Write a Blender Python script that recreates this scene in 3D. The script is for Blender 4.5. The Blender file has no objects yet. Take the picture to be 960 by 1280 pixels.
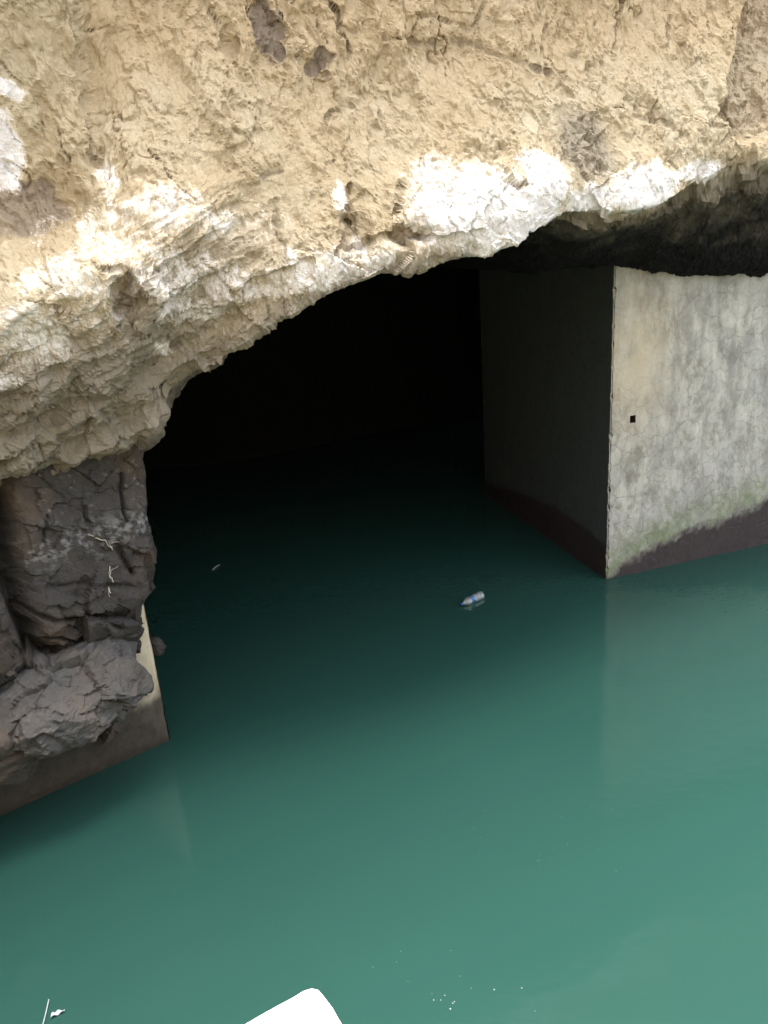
import bpy, math, random
import numpy as np
from mathutils import Matrix

# ------------------------------------------------------------------ camera
sc = bpy.context.scene
col = sc.collection
F_PX, PITCH, ROLL, CAM_Z = 1000.0, math.radians(20), math.radians(4.3), 4.0
_R = np.array([1., 0, 0])
_U = np.array([0, math.sin(PITCH), math.cos(PITCH)])
_F = np.array([0, math.cos(PITCH), -math.sin(PITCH)])
CX = math.cos(ROLL) * _R - math.sin(ROLL) * _U
CY = math.sin(ROLL) * _R + math.cos(ROLL) * _U
CAM = np.array([0, 0, CAM_Z])
cd = bpy.data.cameras.new('camera')
cd.sensor_fit = 'VERTICAL'
cd.sensor_height = 32.0
cd.lens = 32.0 * F_PX / 1280.0
cd.clip_start, cd.clip_end = 0.05, 500
co = bpy.data.objects.new('camera', cd)
col.objects.link(co)
co.matrix_world = Matrix([[CX[0], CY[0], -_F[0], CAM[0]], [CX[1], CY[1], -_F[1], CAM[1]],
                          [CX[2], CY[2], -_F[2], CAM[2]], [0, 0, 0, 1]])
sc.camera = co

# ------------------------------------------------------------------ light
SUN_EL, SUN_AZ = math.radians(81), math.radians(2)     # azimuth of the sun, clockwise from +Y
w = bpy.data.worlds.new('World')
sc.world = w
w.use_nodes = True
wn, wl = w.node_tree.nodes, w.node_tree.links
wn.clear()
wo = wn.new('ShaderNodeOutputWorld')
bg = wn.new('ShaderNodeBackground')
sky = wn.new('ShaderNodeTexSky')
sky.sky_type = 'NISHITA'
sky.sun_disc = False
sky.sun_elevation = SUN_EL
sky.sun_rotation = SUN_AZ
sky.air_density = 1.0
sky.dust_density = 4.0
sky.ozone_density = 1.0
hs = wn.new('ShaderNodeHueSaturation')           # thin bright overcast: a paler sky all over
hs.inputs['Saturation'].default_value = 0.35
bg.inputs['Strength'].default_value = 0.15
wl.new(sky.outputs[0], hs.inputs['Color'])
wl.new(hs.outputs[0], bg.inputs[0])
wl.new(bg.outputs[0], wo.inputs[0])
sl = bpy.data.lights.new('sun', 'SUN')
sl.energy = 1.5
sl.angle = math.radians(42)
sl.color = (1.0, 0.96, 0.88)
so = bpy.data.objects.new('sun', sl)
col.objects.link(so)
sd = np.array([math.sin(SUN_AZ) * math.cos(SUN_EL), math.cos(SUN_AZ) * math.cos(SUN_EL), math.sin(SUN_EL)])
so.rotation_euler = (math.pi / 2 - SUN_EL, 0, math.pi - SUN_AZ)
so.location = (0, -5, 12)
sc.view_settings.view_transform = 'Standard'
sc.view_settings.look = 'None'
sc.view_settings.exposure = 2.6
sc.view_settings.gamma = 1.0
sc.view_settings.use_curve_mapping = False
sc.render.engine = 'CYCLES'
sc.cycles.max_bounces = 7
sc.cycles.diffuse_bounces = 3

# ------------------------------------------------------------------ numpy noise
rng = np.random.RandomState(7)
_perm = rng.permutation(256)
_perm = np.concatenate([_perm, _perm, _perm]).astype(np.int32)
_g = rng.normal(size=(256, 3))
_g /= np.linalg.norm(_g, axis=1)[:, None]
_g = _g.astype(np.float32)


def perlin(p, scale=1.0, off=0.0):
    sh = p.shape[:-1]
    p = (p.reshape(-1, 3) * np.asarray(scale, float) + off + 1000.0)
    i = np.floor(p)
    f = (p - i).astype(np.float32)
    i = i.astype(np.int32)
    u = f * f * f * (f * (f * 6 - 15) + 10)
    i &= 255
    out = np.zeros(len(p), np.float32)
    for dx in (0, 1):
        wx = u[:, 0] if dx else 1 - u[:, 0]
        a = _perm[(i[:, 0] + dx) & 255]
        for dy in (0, 1):
            wy = u[:, 1] if dy else 1 - u[:, 1]
            b = _perm[a + ((i[:, 1] + dy) & 255)]
            for dz in (0, 1):
                wz = u[:, 2] if dz else 1 - u[:, 2]
                g = _g[_perm[b + ((i[:, 2] + dz) & 255)]]
                out += wx * wy * wz * (g[:, 0] * (f[:, 0] - dx) + g[:, 1] * (f[:, 1] - dy) + g[:, 2] * (f[:, 2] - dz))
    return out.reshape(sh) * 1.6


def fbm(p, scale=1.0, octv=4, off=0.0, gain=0.5, lac=2.03):
    s, a, t = 0, 1.0, 0
    sc_ = np.asarray(scale, float)
    for k in range(octv):
        s = s + a * perlin(p, sc_, off + 17.3 * k)
        t += a
        a *= gain
        sc_ = sc_ * lac
    return s / t


def ridged(p, scale=1.0, octv=4, off=0.0):
    s, a, t = 0, 1.0, 0
    sc_ = np.asarray(scale, float)
    for k in range(octv):
        s = s + a * (1 - 2 * np.abs(perlin(p, sc_, off + 11.7 * k)))
        t += a
        a *= 0.5
        sc_ = sc_ * 2.1
    return s / t


def worley(p, scale=1.0, off=0.0, tilt=0.0):
    """F1, F2 and a piecewise planar facet value (each cell a tilted plane)."""
    sh = p.shape[:-1]
    p = p.reshape(-1, 3) * np.asarray(scale, float) + off + 1000.0
    i = np.floor(p)
    f = (p - i).astype(np.float32)
    i = i.astype(np.int32) & 255
    f1 = np.full(len(p), 9.0, np.float32)
    f2 = np.full(len(p), 9.0, np.float32)
    fac = np.zeros(len(p), np.float32)
    for dx in (-1, 0, 1):
        for dy in (-1, 0, 1):
            for dz in (-1, 0, 1):
                c = i + np.array([dx, dy, dz])
                h = _perm[_perm[_perm[c[:, 0] & 255] + (c[:, 1] & 255)] + (c[:, 2] & 255)]
                v = f - (np.array([dx, dy, dz], np.float32) + np.float32(0.5) + np.float32(0.45) * _g[h])
                d = np.sqrt((v * v).sum(1))
                m = d < f1
                f2 = np.where(m, f1, np.minimum(f2, d))
                f1 = np.where(m, d, f1)
                g2 = _g[(h + 91) & 255]
                fac = np.where(m, _g[(h + 40) & 255][:, 0] * 0.5 + tilt * (v * g2).sum(1), fac)
    return f1.reshape(sh), f2.reshape(sh), fac.reshape(sh)


def sstep(a, b, x):
    t = np.clip((x - a) / (b - a), 0, 1)
    return t * t * (3 - 2 * t)


# ------------------------------------------------------------------ mesh helpers
def raw_mesh(name, V, Q, attrs=None, smooth=True):
    V = np.asarray(V, np.float32).reshape(-1, 3)
    Q = np.asarray(Q, np.int32)
    k = Q.shape[1]
    me = bpy.data.meshes.new(name)
    me.vertices.add(len(V))
    me.vertices.foreach_set('co', V.ravel())
    me.loops.add(Q.size)
    me.loops.foreach_set('vertex_index', Q.ravel())
    me.polygons.add(len(Q))
    me.polygons.foreach_set('loop_start', np.arange(0, Q.size, k, dtype=np.int32))
    me.polygons.foreach_set('loop_total', np.full(len(Q), k, np.int32))
    me.update(calc_edges=True)
    me.polygons.foreach_set('use_smooth', np.full(len(Q), smooth))
    for n, a in (attrs or {}).items():
        at = me.attributes.new(n, 'FLOAT', 'POINT')
        at.data.foreach_set('value', np.asarray(a, np.float32).ravel())
    me.validate()
    return me


def grid_quads(nr, nc, wrap=False):
    r = np.arange(nr - 1)[:, None]
    c = np.arange(nc if wrap else nc - 1)[None, :]
    c2 = (c + 1) % nc
    a = r * nc + c
    return np.stack([a, (r + 1) * nc + c, (r + 1) * nc + c2, r * nc + c2], -1).reshape(-1, 4)


def link(name, me, mat, parent=None, **props):
    o = bpy.data.objects.new(name, me)
    col.objects.link(o)
    if me is not None and mat is not None:
        me.materials.append(mat)
    if parent is not None:
        o.parent = parent
    for k, v in props.items():
        o[k] = v
    return o


def empty(name, loc, **props):
    o = bpy.data.objects.new(name, None)
    o.location = loc
    o.empty_display_size = 0.2
    col.objects.link(o)
    for k, v in props.items():
        o[k] = v
    return o


def normals(P):
    du = np.gradient(P, axis=1)
    dv = np.gradient(P, axis=0)
    n = np.cross(dv, du)
    return n / np.maximum(np.linalg.norm(n, axis=-1, keepdims=True), 1e-9)


def blur(A, n=2):
    for _ in range(n):
        A = np.pad(A, 1, mode='edge')
        A = (A[1:-1, :-2] + A[1:-1, 2:] + A[:-2, 1:-1] + A[2:, 1:-1] + 2 * A[1:-1, 1:-1]) / 6
    return A


def ray(px, py):
    return _F + CX * (px - 480) / F_PX - CY * (py - 640) / F_PX


def on_water(px, py, z=0.0):
    d = ray(px, py)
    return CAM + (z - CAM_Z) / d[2] * d


# ------------------------------------------------------------------ material helpers
def mat(name):
    m = bpy.data.materials.new(name)
    m.use_nodes = True
    nt = m.node_tree
    return m, nt, nt.nodes['Principled BSDF']


def N(nt, t, **kw):
    n = nt.nodes.new(t)
    for k, v in kw.items():
        if k in n.inputs:
            n.inputs[k].default_value = v
        else:
            setattr(n, k, v)
    return n


def noise_node(nt, co_, scale, detail=6, rough=0.6, dist=0.0):
    n = N(nt, 'ShaderNodeTexNoise', Scale=scale, Detail=detail, Roughness=rough, Distortion=dist)
    nt.links.new(co_, n.inputs['Vector'])
    return n.outputs['Fac']


def ramp(nt, fac, pts):
    r = nt.nodes.new('ShaderNodeValToRGB')
    e = r.color_ramp.elements
    while len(e) < len(pts):
        e.new(0.5)
    for i, (p, c) in enumerate(pts):
        e[i].position = p
        e[i].color = (*c, 1) if len(c) == 3 else c
    nt.links.new(fac, r.inputs[0])
    return r.outputs[0]


def mix(nt, fac, a, b, blend='MIX'):
    m = nt.nodes.new('ShaderNodeMix')
    m.data_type = 'RGBA'
    m.blend_type = blend
    for s_, v in ((m.inputs[0], fac), (m.inputs[6], a), (m.inputs[7], b)):
        if hasattr(v, 'default_value') or hasattr(v, 'is_output'):
            nt.links.new(v, s_)
        elif isinstance(v, (int, float)):
            s_.default_value = v
        else:
            s_.default_value = (*v, 1)
    return m.outputs[2]


def math_node(nt, op, a, b=0.0, c=0.0, clamp=False):
    m = nt.nodes.new('ShaderNodeMath')
    m.operation = op
    m.use_clamp = clamp
    for s_, v in zip(m.inputs, (a, b, c)):
        if isinstance(v, (int, float)):
            s_.default_value = v
        else:
            nt.links.new(v, s_)
    return m.outputs[0]


def attr(nt, name):
    return N(nt, 'ShaderNodeAttribute', attribute_name=name).outputs['Fac']


def bump(nt, h, strength, dist, prev=None):
    b = N(nt, 'ShaderNodeBump', Strength=strength, Distance=dist)
    nt.links.new(h, b.inputs['Height'])
    if prev is not None:
        nt.links.new(prev, b.inputs['Normal'])
    return b.outputs[0]


def objco(nt):
    return N(nt, 'ShaderNodeNewGeometry').outputs['Position']


def scaled(nt, co_, sx, sy, sz):
    m = N(nt, 'ShaderNodeMapping')
    m.inputs['Scale'].default_value = (sx, sy, sz)
    nt.links.new(co_, m.inputs['Vector'])
    return m.outputs[0]


# ------------------------------------------------------------------ materials
def make_pale_rock():
    m, nt, b = mat('pale_tuff_rock')
    L = nt.links.new
    P = objco(nt)
    n1 = noise_node(nt, P, 1.3, 8, 0.62)
    n2 = noise_node(nt, P, 7.0, 8, 0.65, 0.6)
    n3 = noise_node(nt, scaled(nt, P, 38, 38, 13), 1.0, 6, 0.62, 0.6)
    n4 = noise_node(nt, P, 90, 5, 0.7)
    base = ramp(nt, n1, [(0.28, (0.44, 0.345, 0.205)), (0.46, (0.54, 0.45, 0.295)), (0.62, (0.60, 0.525, 0.375)), (0.8, (0.54, 0.485, 0.36))])
    base = mix(nt, ramp(nt, n2, [(0.36, (0, 0, 0)), (0.70, (1, 1, 1))]), base, mix(nt, 1.0, base, (0.80, 0.76, 0.68), 'MULTIPLY'))
    base = mix(nt, math_node(nt, 'MULTIPLY', ramp(nt, n3, [(0.55, (0, 0, 0)), (0.72, (1, 1, 1))]), 0.35), base, (0.55, 0.48, 0.35))
    base = mix(nt, math_node(nt, 'MULTIPLY', ramp(nt, n3, [(0.22, (1, 1, 1)), (0.38, (0, 0, 0))]), 0.35), base, (0.27, 0.205, 0.125))
    grey = attr(nt, 'grey')
    base = mix(nt, grey, base, mix(nt, n2, (0.17, 0.155, 0.12), (0.32, 0.29, 0.225)))
    ochre = attr(nt, 'ochre')
    base = mix(nt, math_node(nt, 'MULTIPLY', ochre, 0.75), base, mix(nt, n2, (0.45, 0.32, 0.175), (0.58, 0.45, 0.275)))
    spall_shade = attr(nt, 'spall_shade')
    base = mix(nt, spall_shade, base, mix(nt, n2, (0.15, 0.115, 0.085), (0.27, 0.215, 0.165)))
    # white mineral crust and painted sun spots, broken up into flecks
    fle = math_node(nt, 'ADD', math_node(nt, 'MULTIPLY', n2, 0.8), math_node(nt, 'ADD', math_node(nt, 'MULTIPLY', n4, 0.45), math_node(nt, 'MULTIPLY', n3, 0.55)))
    wm = math_node(nt, 'MULTIPLY_ADD', math_node(nt, 'ADD', attr(nt, 'white'), math_node(nt, 'SUBTRACT', fle, 1.46)), 3.8, 0.0, True)
    base = mix(nt, wm, base, mix(nt, n4, (0.55, 0.525, 0.495), (0.76, 0.735, 0.715)))
    base = mix(nt, attr(nt, 'cave_shade'), base, mix(nt, n2, (0.005, 0.005, 0.0055), (0.017, 0.017, 0.017)))  # near-black tone paints shade onto the arch's underside and cave
    cr = attr(nt, 'dirt_shade')
    base = mix(nt, cr, base, (0.085, 0.062, 0.040))
    L(base, b.inputs['Base Color'])
    b.inputs['Roughness'].default_value = 0.95
    b.inputs['Specular IOR Level'].default_value = 0.15
    nb = bump(nt, n2, 0.35, 0.035)
    nb = bump(nt, math_node(nt, 'MULTIPLY', n3, math_node(nt, 'MULTIPLY_ADD', wm, -0.45, 1.0)), 0.85, 0.024, nb)
    nb = bump(nt, n4, 0.8, 0.009, nb)
    L(nb, b.inputs['Normal'])
    return m


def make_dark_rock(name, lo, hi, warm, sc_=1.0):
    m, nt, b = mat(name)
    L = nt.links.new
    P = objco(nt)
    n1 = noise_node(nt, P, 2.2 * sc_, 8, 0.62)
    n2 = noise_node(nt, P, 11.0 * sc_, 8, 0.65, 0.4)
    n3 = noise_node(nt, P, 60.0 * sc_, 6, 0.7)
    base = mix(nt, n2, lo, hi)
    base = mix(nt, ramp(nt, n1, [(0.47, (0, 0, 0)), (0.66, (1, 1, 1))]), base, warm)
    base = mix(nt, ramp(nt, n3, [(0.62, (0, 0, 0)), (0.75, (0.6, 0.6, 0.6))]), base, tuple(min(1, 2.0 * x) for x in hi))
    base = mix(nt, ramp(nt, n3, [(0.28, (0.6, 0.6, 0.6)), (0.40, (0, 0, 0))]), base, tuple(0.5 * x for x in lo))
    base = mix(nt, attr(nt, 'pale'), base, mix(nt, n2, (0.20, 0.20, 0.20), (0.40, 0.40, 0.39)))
    base = mix(nt, attr(nt, 'dirt_shade'), base, (0.02, 0.018, 0.015))
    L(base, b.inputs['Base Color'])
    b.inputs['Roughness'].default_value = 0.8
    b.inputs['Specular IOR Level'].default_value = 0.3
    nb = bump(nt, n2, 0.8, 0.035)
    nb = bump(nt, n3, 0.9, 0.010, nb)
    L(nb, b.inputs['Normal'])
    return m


def make_concrete(name, tint, st_lo, st_hi, wet_lo, wet_hi):
    m, nt, b = mat(name)
    L = nt.links.new
    P = objco(nt)
    n0 = noise_node(nt, P, 0.9, 6, 0.6)
    n1 = noise_node(nt, scaled(nt, P, 1.3, 1.3, 0.8), 3.4, 10, 0.74, 0.2)
    n2 = noise_node(nt, P, 15.0, 8, 0.7)
    n3 = noise_node(nt, P, 120.0, 4, 0.7)
    st = noise_node(nt, scaled(nt, P, 9, 9, 1.1), 1.0, 6, 0.65)
    base = ramp(nt, n1, [(0.36, (0.22, 0.215, 0.20)), (0.45, (0.35, 0.345, 0.32)), (0.50, (0.46, 0.455, 0.43)), (0.62, (0.60, 0.595, 0.57))])
    base = mix(nt, 1.0, base, tint, 'MULTIPLY')
    base = mix(nt, ramp(nt, n0, [(0.45, (0, 0, 0)), (0.65, (0.45, 0.45, 0.45))]), base, mix(nt, n2, (0.24, 0.24, 0.23), (0.40, 0.40, 0.385)))
    base = mix(nt, ramp(nt, st, [(0.47, (0, 0, 0)), (0.70, (0.65, 0.65, 0.65))]), base, (0.20, 0.195, 0.18))
    # map cracking of the render: wavy Voronoi joints, only where the plaster has failed
    wp = N(nt, 'ShaderNodeVectorMath', operation='ADD')
    nz = N(nt, 'ShaderNodeTexNoise', Scale=6.0, Detail=4.0)
    L(P, nz.inputs['Vector'])
    vs = N(nt, 'ShaderNodeVectorMath', operation='SCALE')
    vs.inputs['Scale'].default_value = 0.16
    L(nz.outputs['Color'], vs.inputs[0])
    L(P, wp.inputs[0])
    L(vs.outputs[0], wp.inputs[1])
    vo = N(nt, 'ShaderNodeTexVoronoi', feature='DISTANCE_TO_EDGE', Scale=5.2)
    L(wp.outputs[0], vo.inputs['Vector'])
    vo2 = N(nt, 'ShaderNodeTexVoronoi', feature='DISTANCE_TO_EDGE', Scale=10.5)
    L(wp.outputs[0], vo2.inputs['Vector'])
    vc = N(nt, 'ShaderNodeTexVoronoi', feature='F1', Scale=5.2)
    L(wp.outputs[0], vc.inputs['Vector'])
    sepc = N(nt, 'ShaderNodeSeparateColor')
    L(vc.outputs['Color'], sepc.inputs[0])
    base = mix(nt, math_node(nt, 'MULTIPLY', math_node(nt, 'MULTIPLY', sepc.outputs[0], attr(nt, 'cracked')), 0.55), base, mix(nt, n2, (0.27, 0.265, 0.25), (0.42, 0.41, 0.39)))
    c1 = ramp(nt, vo.outputs['Distance'], [(0.0, (1, 1, 1)), (0.09, (0, 0, 0))])
    c2 = ramp(nt, vo2.outputs['Distance'], [(0.0, (1, 1, 1)), (0.06, (0, 0, 0))])
    gate = attr(nt, 'cracked')
    ck = math_node(nt, 'MULTIPLY', math_node(nt, 'MAXIMUM', c1, math_node(nt, 'MULTIPLY', c2, 0.3)), gate)
    ck = math_node(nt, 'MULTIPLY', ck, ramp(nt, n2, [(0.40, (0.1, 0.1, 0.1)), (0.6, (1, 1, 1))]))
    base = mix(nt, math_node(nt, 'MULTIPLY', ck, 0.62), base, (0.17, 0.165, 0.15))
    base = mix(nt, math_node(nt, 'MULTIPLY', attr(nt, 'warm'), 0.75), base, mix(nt, n1, (0.44, 0.345, 0.22), (0.62, 0.54, 0.40)))
    base = mix(nt, math_node(nt, 'MULTIPLY', attr(nt, 'algae'), 0.85), base, mix(nt, n2, (0.07, 0.10, 0.045), (0.23, 0.27, 0.14)))
    base = mix(nt, attr(nt, 'stain_shade'), base, mix(nt, n2, st_lo, st_hi))
    base = mix(nt, attr(nt, 'wet'), base, mix(nt, n2, wet_lo, wet_hi))
    sp = ramp(nt, n2, [(0.30, (0.55, 0.55, 0.55)), (0.42, (0, 0, 0))])
    base = mix(nt, sp, base, mix(nt, 1.0, base, (0.55, 0.54, 0.50), 'MULTIPLY'))
    fl = ramp(nt, n3, [(0.66, (0, 0, 0)), (0.74, (0.5, 0.5, 0.5))])
    base = mix(nt, fl, base, (0.62, 0.61, 0.57))
    L(base, b.inputs['Base Color'])
    L(math_node(nt, 'MULTIPLY_ADD', attr(nt, 'wet'), -0.35, 0.9), b.inputs['Roughness'])
    b.inputs['Specular IOR Level'].default_value = 0.25
    nb = bump(nt, n1, 0.3, 0.02)
    nb = bump(nt, math_node(nt, 'SUBTRACT', n2, math_node(nt, 'MULTIPLY', ck, 0.8)), 0.5, 0.010, nb)
    nb = bump(nt, n3, 0.4, 0.003, nb)
    L(nb, b.inputs['Normal'])
    return m


def make_water():
    m, nt, b = mat('murky_green_water')
    L = nt.links.new
    P = objco(nt)
    n = noise_node(nt, P, 0.55, 3, 0.5)
    base = mix(nt, n, (0.0130, 0.0445, 0.0350), (0.0165, 0.0510, 0.0415))
    L(base, b.inputs['Base Color'])
    b.inputs['Roughness'].default_value = 0.07
    b.inputs['IOR'].default_value = 1.36
    b.inputs['Specular IOR Level'].default_value = 0.5
    r1 = noise_node(nt, scaled(nt, P, 1.0, 1.6, 1.0), 2.2, 3, 0.5)
    r2 = noise_node(nt, P, 14.0, 2, 0.5)
    nb = bump(nt, r1, 0.06, 0.10)
    nb = bump(nt, r2, 0.04, 0.02, nb)
    L(nb, b.inputs['Normal'])
    return m


def plain(name, c, rough=0.5, **kw):
    m, nt, b = mat(name)
    P = objco(nt)
    n = noise_node(nt, P, 40, 5, 0.6)
    nt.links.new(mix(nt, n, tuple(0.85 * x for x in c), tuple(min(1, 1.1 * x) for x in c)), b.inputs['Base Color'])
    b.inputs['Roughness'].default_value = rough
    for k, v in kw.items():
        b.inputs[k.replace('_', ' ')].default_value = v
    return m


M_ROCK = make_pale_rock()
M_PILLAR = make_dark_rock('dark_basalt_rock', (0.026, 0.024, 0.023), (0.062, 0.056, 0.051), (0.078, 0.057, 0.041))
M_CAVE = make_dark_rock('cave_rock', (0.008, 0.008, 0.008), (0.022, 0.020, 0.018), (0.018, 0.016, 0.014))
M_PIER = make_concrete('cracked_grey_render', (0.93, 0.905, 0.835), (0.024, 0.031, 0.030), (0.062, 0.074, 0.071), (0.015, 0.011, 0.0125), (0.058, 0.043, 0.044))  # first dark pair also paints the side face's shade
M_PLINTH = make_concrete('stained_tan_concrete', (1.0, 0.92, 0.74), (0.013, 0.0115, 0.0095), (0.064, 0.056, 0.045), (0.020, 0.016, 0.012), (0.05, 0.040, 0.030))
M_WATER = make_water()

# ------------------------------------------------------------------ water
WATER_X, WATER_Y = (-30, 30), (-30, 30)
nx = 41
gx, gy = np.meshgrid(np.linspace(*WATER_X, nx), np.linspace(*WATER_Y, nx))
me = raw_mesh('water', np.stack([gx, gy, 0 * gx], -1), grid_quads(nx, nx)[:, ::-1])
link('water', me, M_WATER, kind='structure')

# where the concrete pier stands
C0 = on_water(758, 725)
A_F = math.radians(73.1)
A_S = math.radians(-15.8)
DF = np.array([math.sin(A_F), math.cos(A_F), 0])
DS = np.array([math.sin(A_S), math.cos(A_S), 0])
SIDE_LEN = float(np.linalg.norm(on_water(607, 619) - C0))


def wall_pt(px, py, P0, D):
    """Pixel to (along, z) on a vertical wall through P0 along D."""
    n = np.array([D[1], -D[0], 0])
    d = ray(px, py)
    t = ((P0 - CAM) @ n) / (d @ n)
    p = CAM + t * d
    return (p - P0) @ D, p[2]


# ------------------------------------------------------------------ rock arch
ES = np.array([0.957, 0.2900, 0.0])
ES /= np.linalg.norm(ES)
EN = np.array([ES[1], -ES[0], 0.0])


def world(s, n, z):
    return s[..., None] * ES + n[..., None] * EN + z[..., None] * np.array([0, 0, 1.0])


_ns = np.array([-9, -4.5, -2.2, -1.2, -0.2, 1.0, 2.5, 4.7, 7.0, 12])
_nv = np.array([-1.2, -3.4, -4.70, -5.12, -5.30, -5.35, -5.50, -5.95, -6.05, -6.1])


def rim_n(s):
    a = 0
    for d in (-0.3, -0.15, 0, 0.15, 0.3):
        a = a + np.interp(s + d, _ns, _nv)
    return a / 5


def left_amt(s):
    return 1 - sstep(-0.1, 1.6, s)


def prof(s, q):
    """Outward offset of the rock face at height q above the rim."""
    la = left_amt(s)
    right = -0.02 - 0.46 * sstep(0.15, 1.4, q) + 0.0 * q
    left = -0.42 * (1 - sstep(-0.1, 1.0, q)) - 0.42 * sstep(0.95, 2.3, q)
    return la * left + (1 - la) * right + 0.10 * np.clip(q - 2.0, 0, 9) ** 1.2


def march(px, py, nfun):
    d = ray(px, py)
    t = np.linspace(2.5, 14, 3500)
    p = CAM + t[:, None] * d
    s, n, z = p @ ES, p @ EN, p[:, 2]
    g = n - nfun(s, z)
    i = np.argmax(g < 0)
    return s[i], z[i]


RIM_PX = [(-160, 640), (-80, 622), (0, 600), (60, 588), (120, 569), (165, 555), (188, 541), (202, 512), (216, 489), (240, 469), (262, 455), (272, 452),
          (280, 443), (310, 424), (345, 401), (390, 377), (430, 359), (470, 345), (520, 337), (560, 327), (600, 321), (632, 308),
          (655, 296), (680, 272), (705, 264), (740, 264), (780, 262), (820, 254), (850, 240), (880, 222), (905, 211), (930, 204),
          (958, 197), (1000, 180), (1060, 168)]
rp = np.array([march(x, y, lambda s, z: rim_n(s) + prof(s, 0 * s)) for x, y in RIM_PX])
rp = rp[np.argsort(rp[:, 0])]
_hs = np.concatenate([[-9, -4.6, -3.9], rp[:, 0], [12]])
_hz = np.concatenate([[-0.8, -0.6, 1.2], rp[:, 1], [rp[-1, 1] + 0.2]])


def rim_h(s):
    a = 0
    for d in (-0.02, 0, 0.02):
        a = a + np.interp(s + d, _hs, _hz)
    return a / 3


def face_n(s, z):
    return rim_n(s) + prof(s, z - rim_h(s))


def fpt(px, py):
    return np.array(march(px, py, face_n))


def poly_dist(S, Z, pts):
    d = np.full(S.shape, 99.0)
    for a, b in zip(pts[:-1], pts[1:]):
        ab = b - a
        t = np.clip(((S - a[0]) * ab[0] + (Z - a[1]) * ab[1]) / (ab @ ab + 1e-9), 0, 1)
        d = np.minimum(d, np.hypot(S - a[0] - t * ab[0], Z - a[1] - t * ab[1]))
    return d


def ell(S, Z, cx, cy, rx, ry):
    c = fpt(cx, cy)
    k = 0.0068 if cx > 350 else 0.0058
    return np.sqrt(((S - c[0]) / (rx * k)) ** 2 + ((Z - c[1]) / (ry * k)) ** 2)


cols_s = np.concatenate([np.linspace(-8.5, -2.5, 50)[:-1], np.arange(-2.5, 7.4, 0.0118), np.linspace(7.4, 11.5, 40)[1:]])
q_rows = np.concatenate([np.linspace(5.0, 3.5, 14)[:-1], np.linspace(3.5, 2.6, 60)[:-1], np.arange(2.6, 0.0, -0.0112), [0.0]])
b_rows = np.concatenate([np.arange(0.02, 1.6, 0.02), np.linspace(1.7, 9.0, 26)])
NC, NF, NB = len(cols_s), len(q_rows), len(b_rows)
S = np.broadcast_to(cols_s[None, :], (NF, NC)).copy()
H = rim_h(cols_s)[None, :]
Q = np.broadcast_to(q_rows[:, None], (NF, NC)).copy()
Z = H + Q
NN = rim_n(S) + prof(S, Q)
# bosses standing out of the face, hollows in it
for cx, cy, rx, ry, a, k in [(585, 262, 95, 62, .20, 3), (205, 320, 85, 85, .10, 3), (430, 335, 70, 40, .10, 3), (800, 240, 75, 35, .10, 3),
                             (70, 365, 80, 55, .12, 3), (700, 205, 40, 40, .05, 3), (30, 240, 55, 55, -.16, 3), (330, 160, 90, 70, .06, 2),
                             (560, 130, 80, 40, .05, 2), (185, 375, 26, 34, .10, 4), (90, 470, 90, 30, .06, 3), (725, 170, 45, 45, -.05, 3)]:
    NN += a * np.exp(-ell(S, Z, cx, cy, rx, ry) ** k)
wob = world(S, NN, Z)
jit = 0.05 * fbm(wob, 6.0, 3, 3.1)
jit2 = 0.05 * fbm(wob, 6.0, 3, 47.1)
Sj, Zj = S + jit, Z + jit2
Sh, Zh = S + 0.13 * fbm(wob, 7.0, 3, 5.1), Z + 0.13 * fbm(wob, 7.0, 3, 77.1)
# buttress on the left steps forward along a steep edge
edge = np.array([fpt(x, y) for x, y in [(102, -60), (104, 0), (107, 60), (111, 110), (116, 170), (124, 215), (140, 260)]])
es = np.interp(Z, edge[::-1, 1], edge[::-1, 0])
fade = sstep(fpt(120, 300)[1], fpt(110, 180)[1], Z)
NN += 0.11 * (1 - sstep(-0.06, 0.03, S - es + 0.6 * jit)) * (0.15 + 0.85 * fade)
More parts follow.
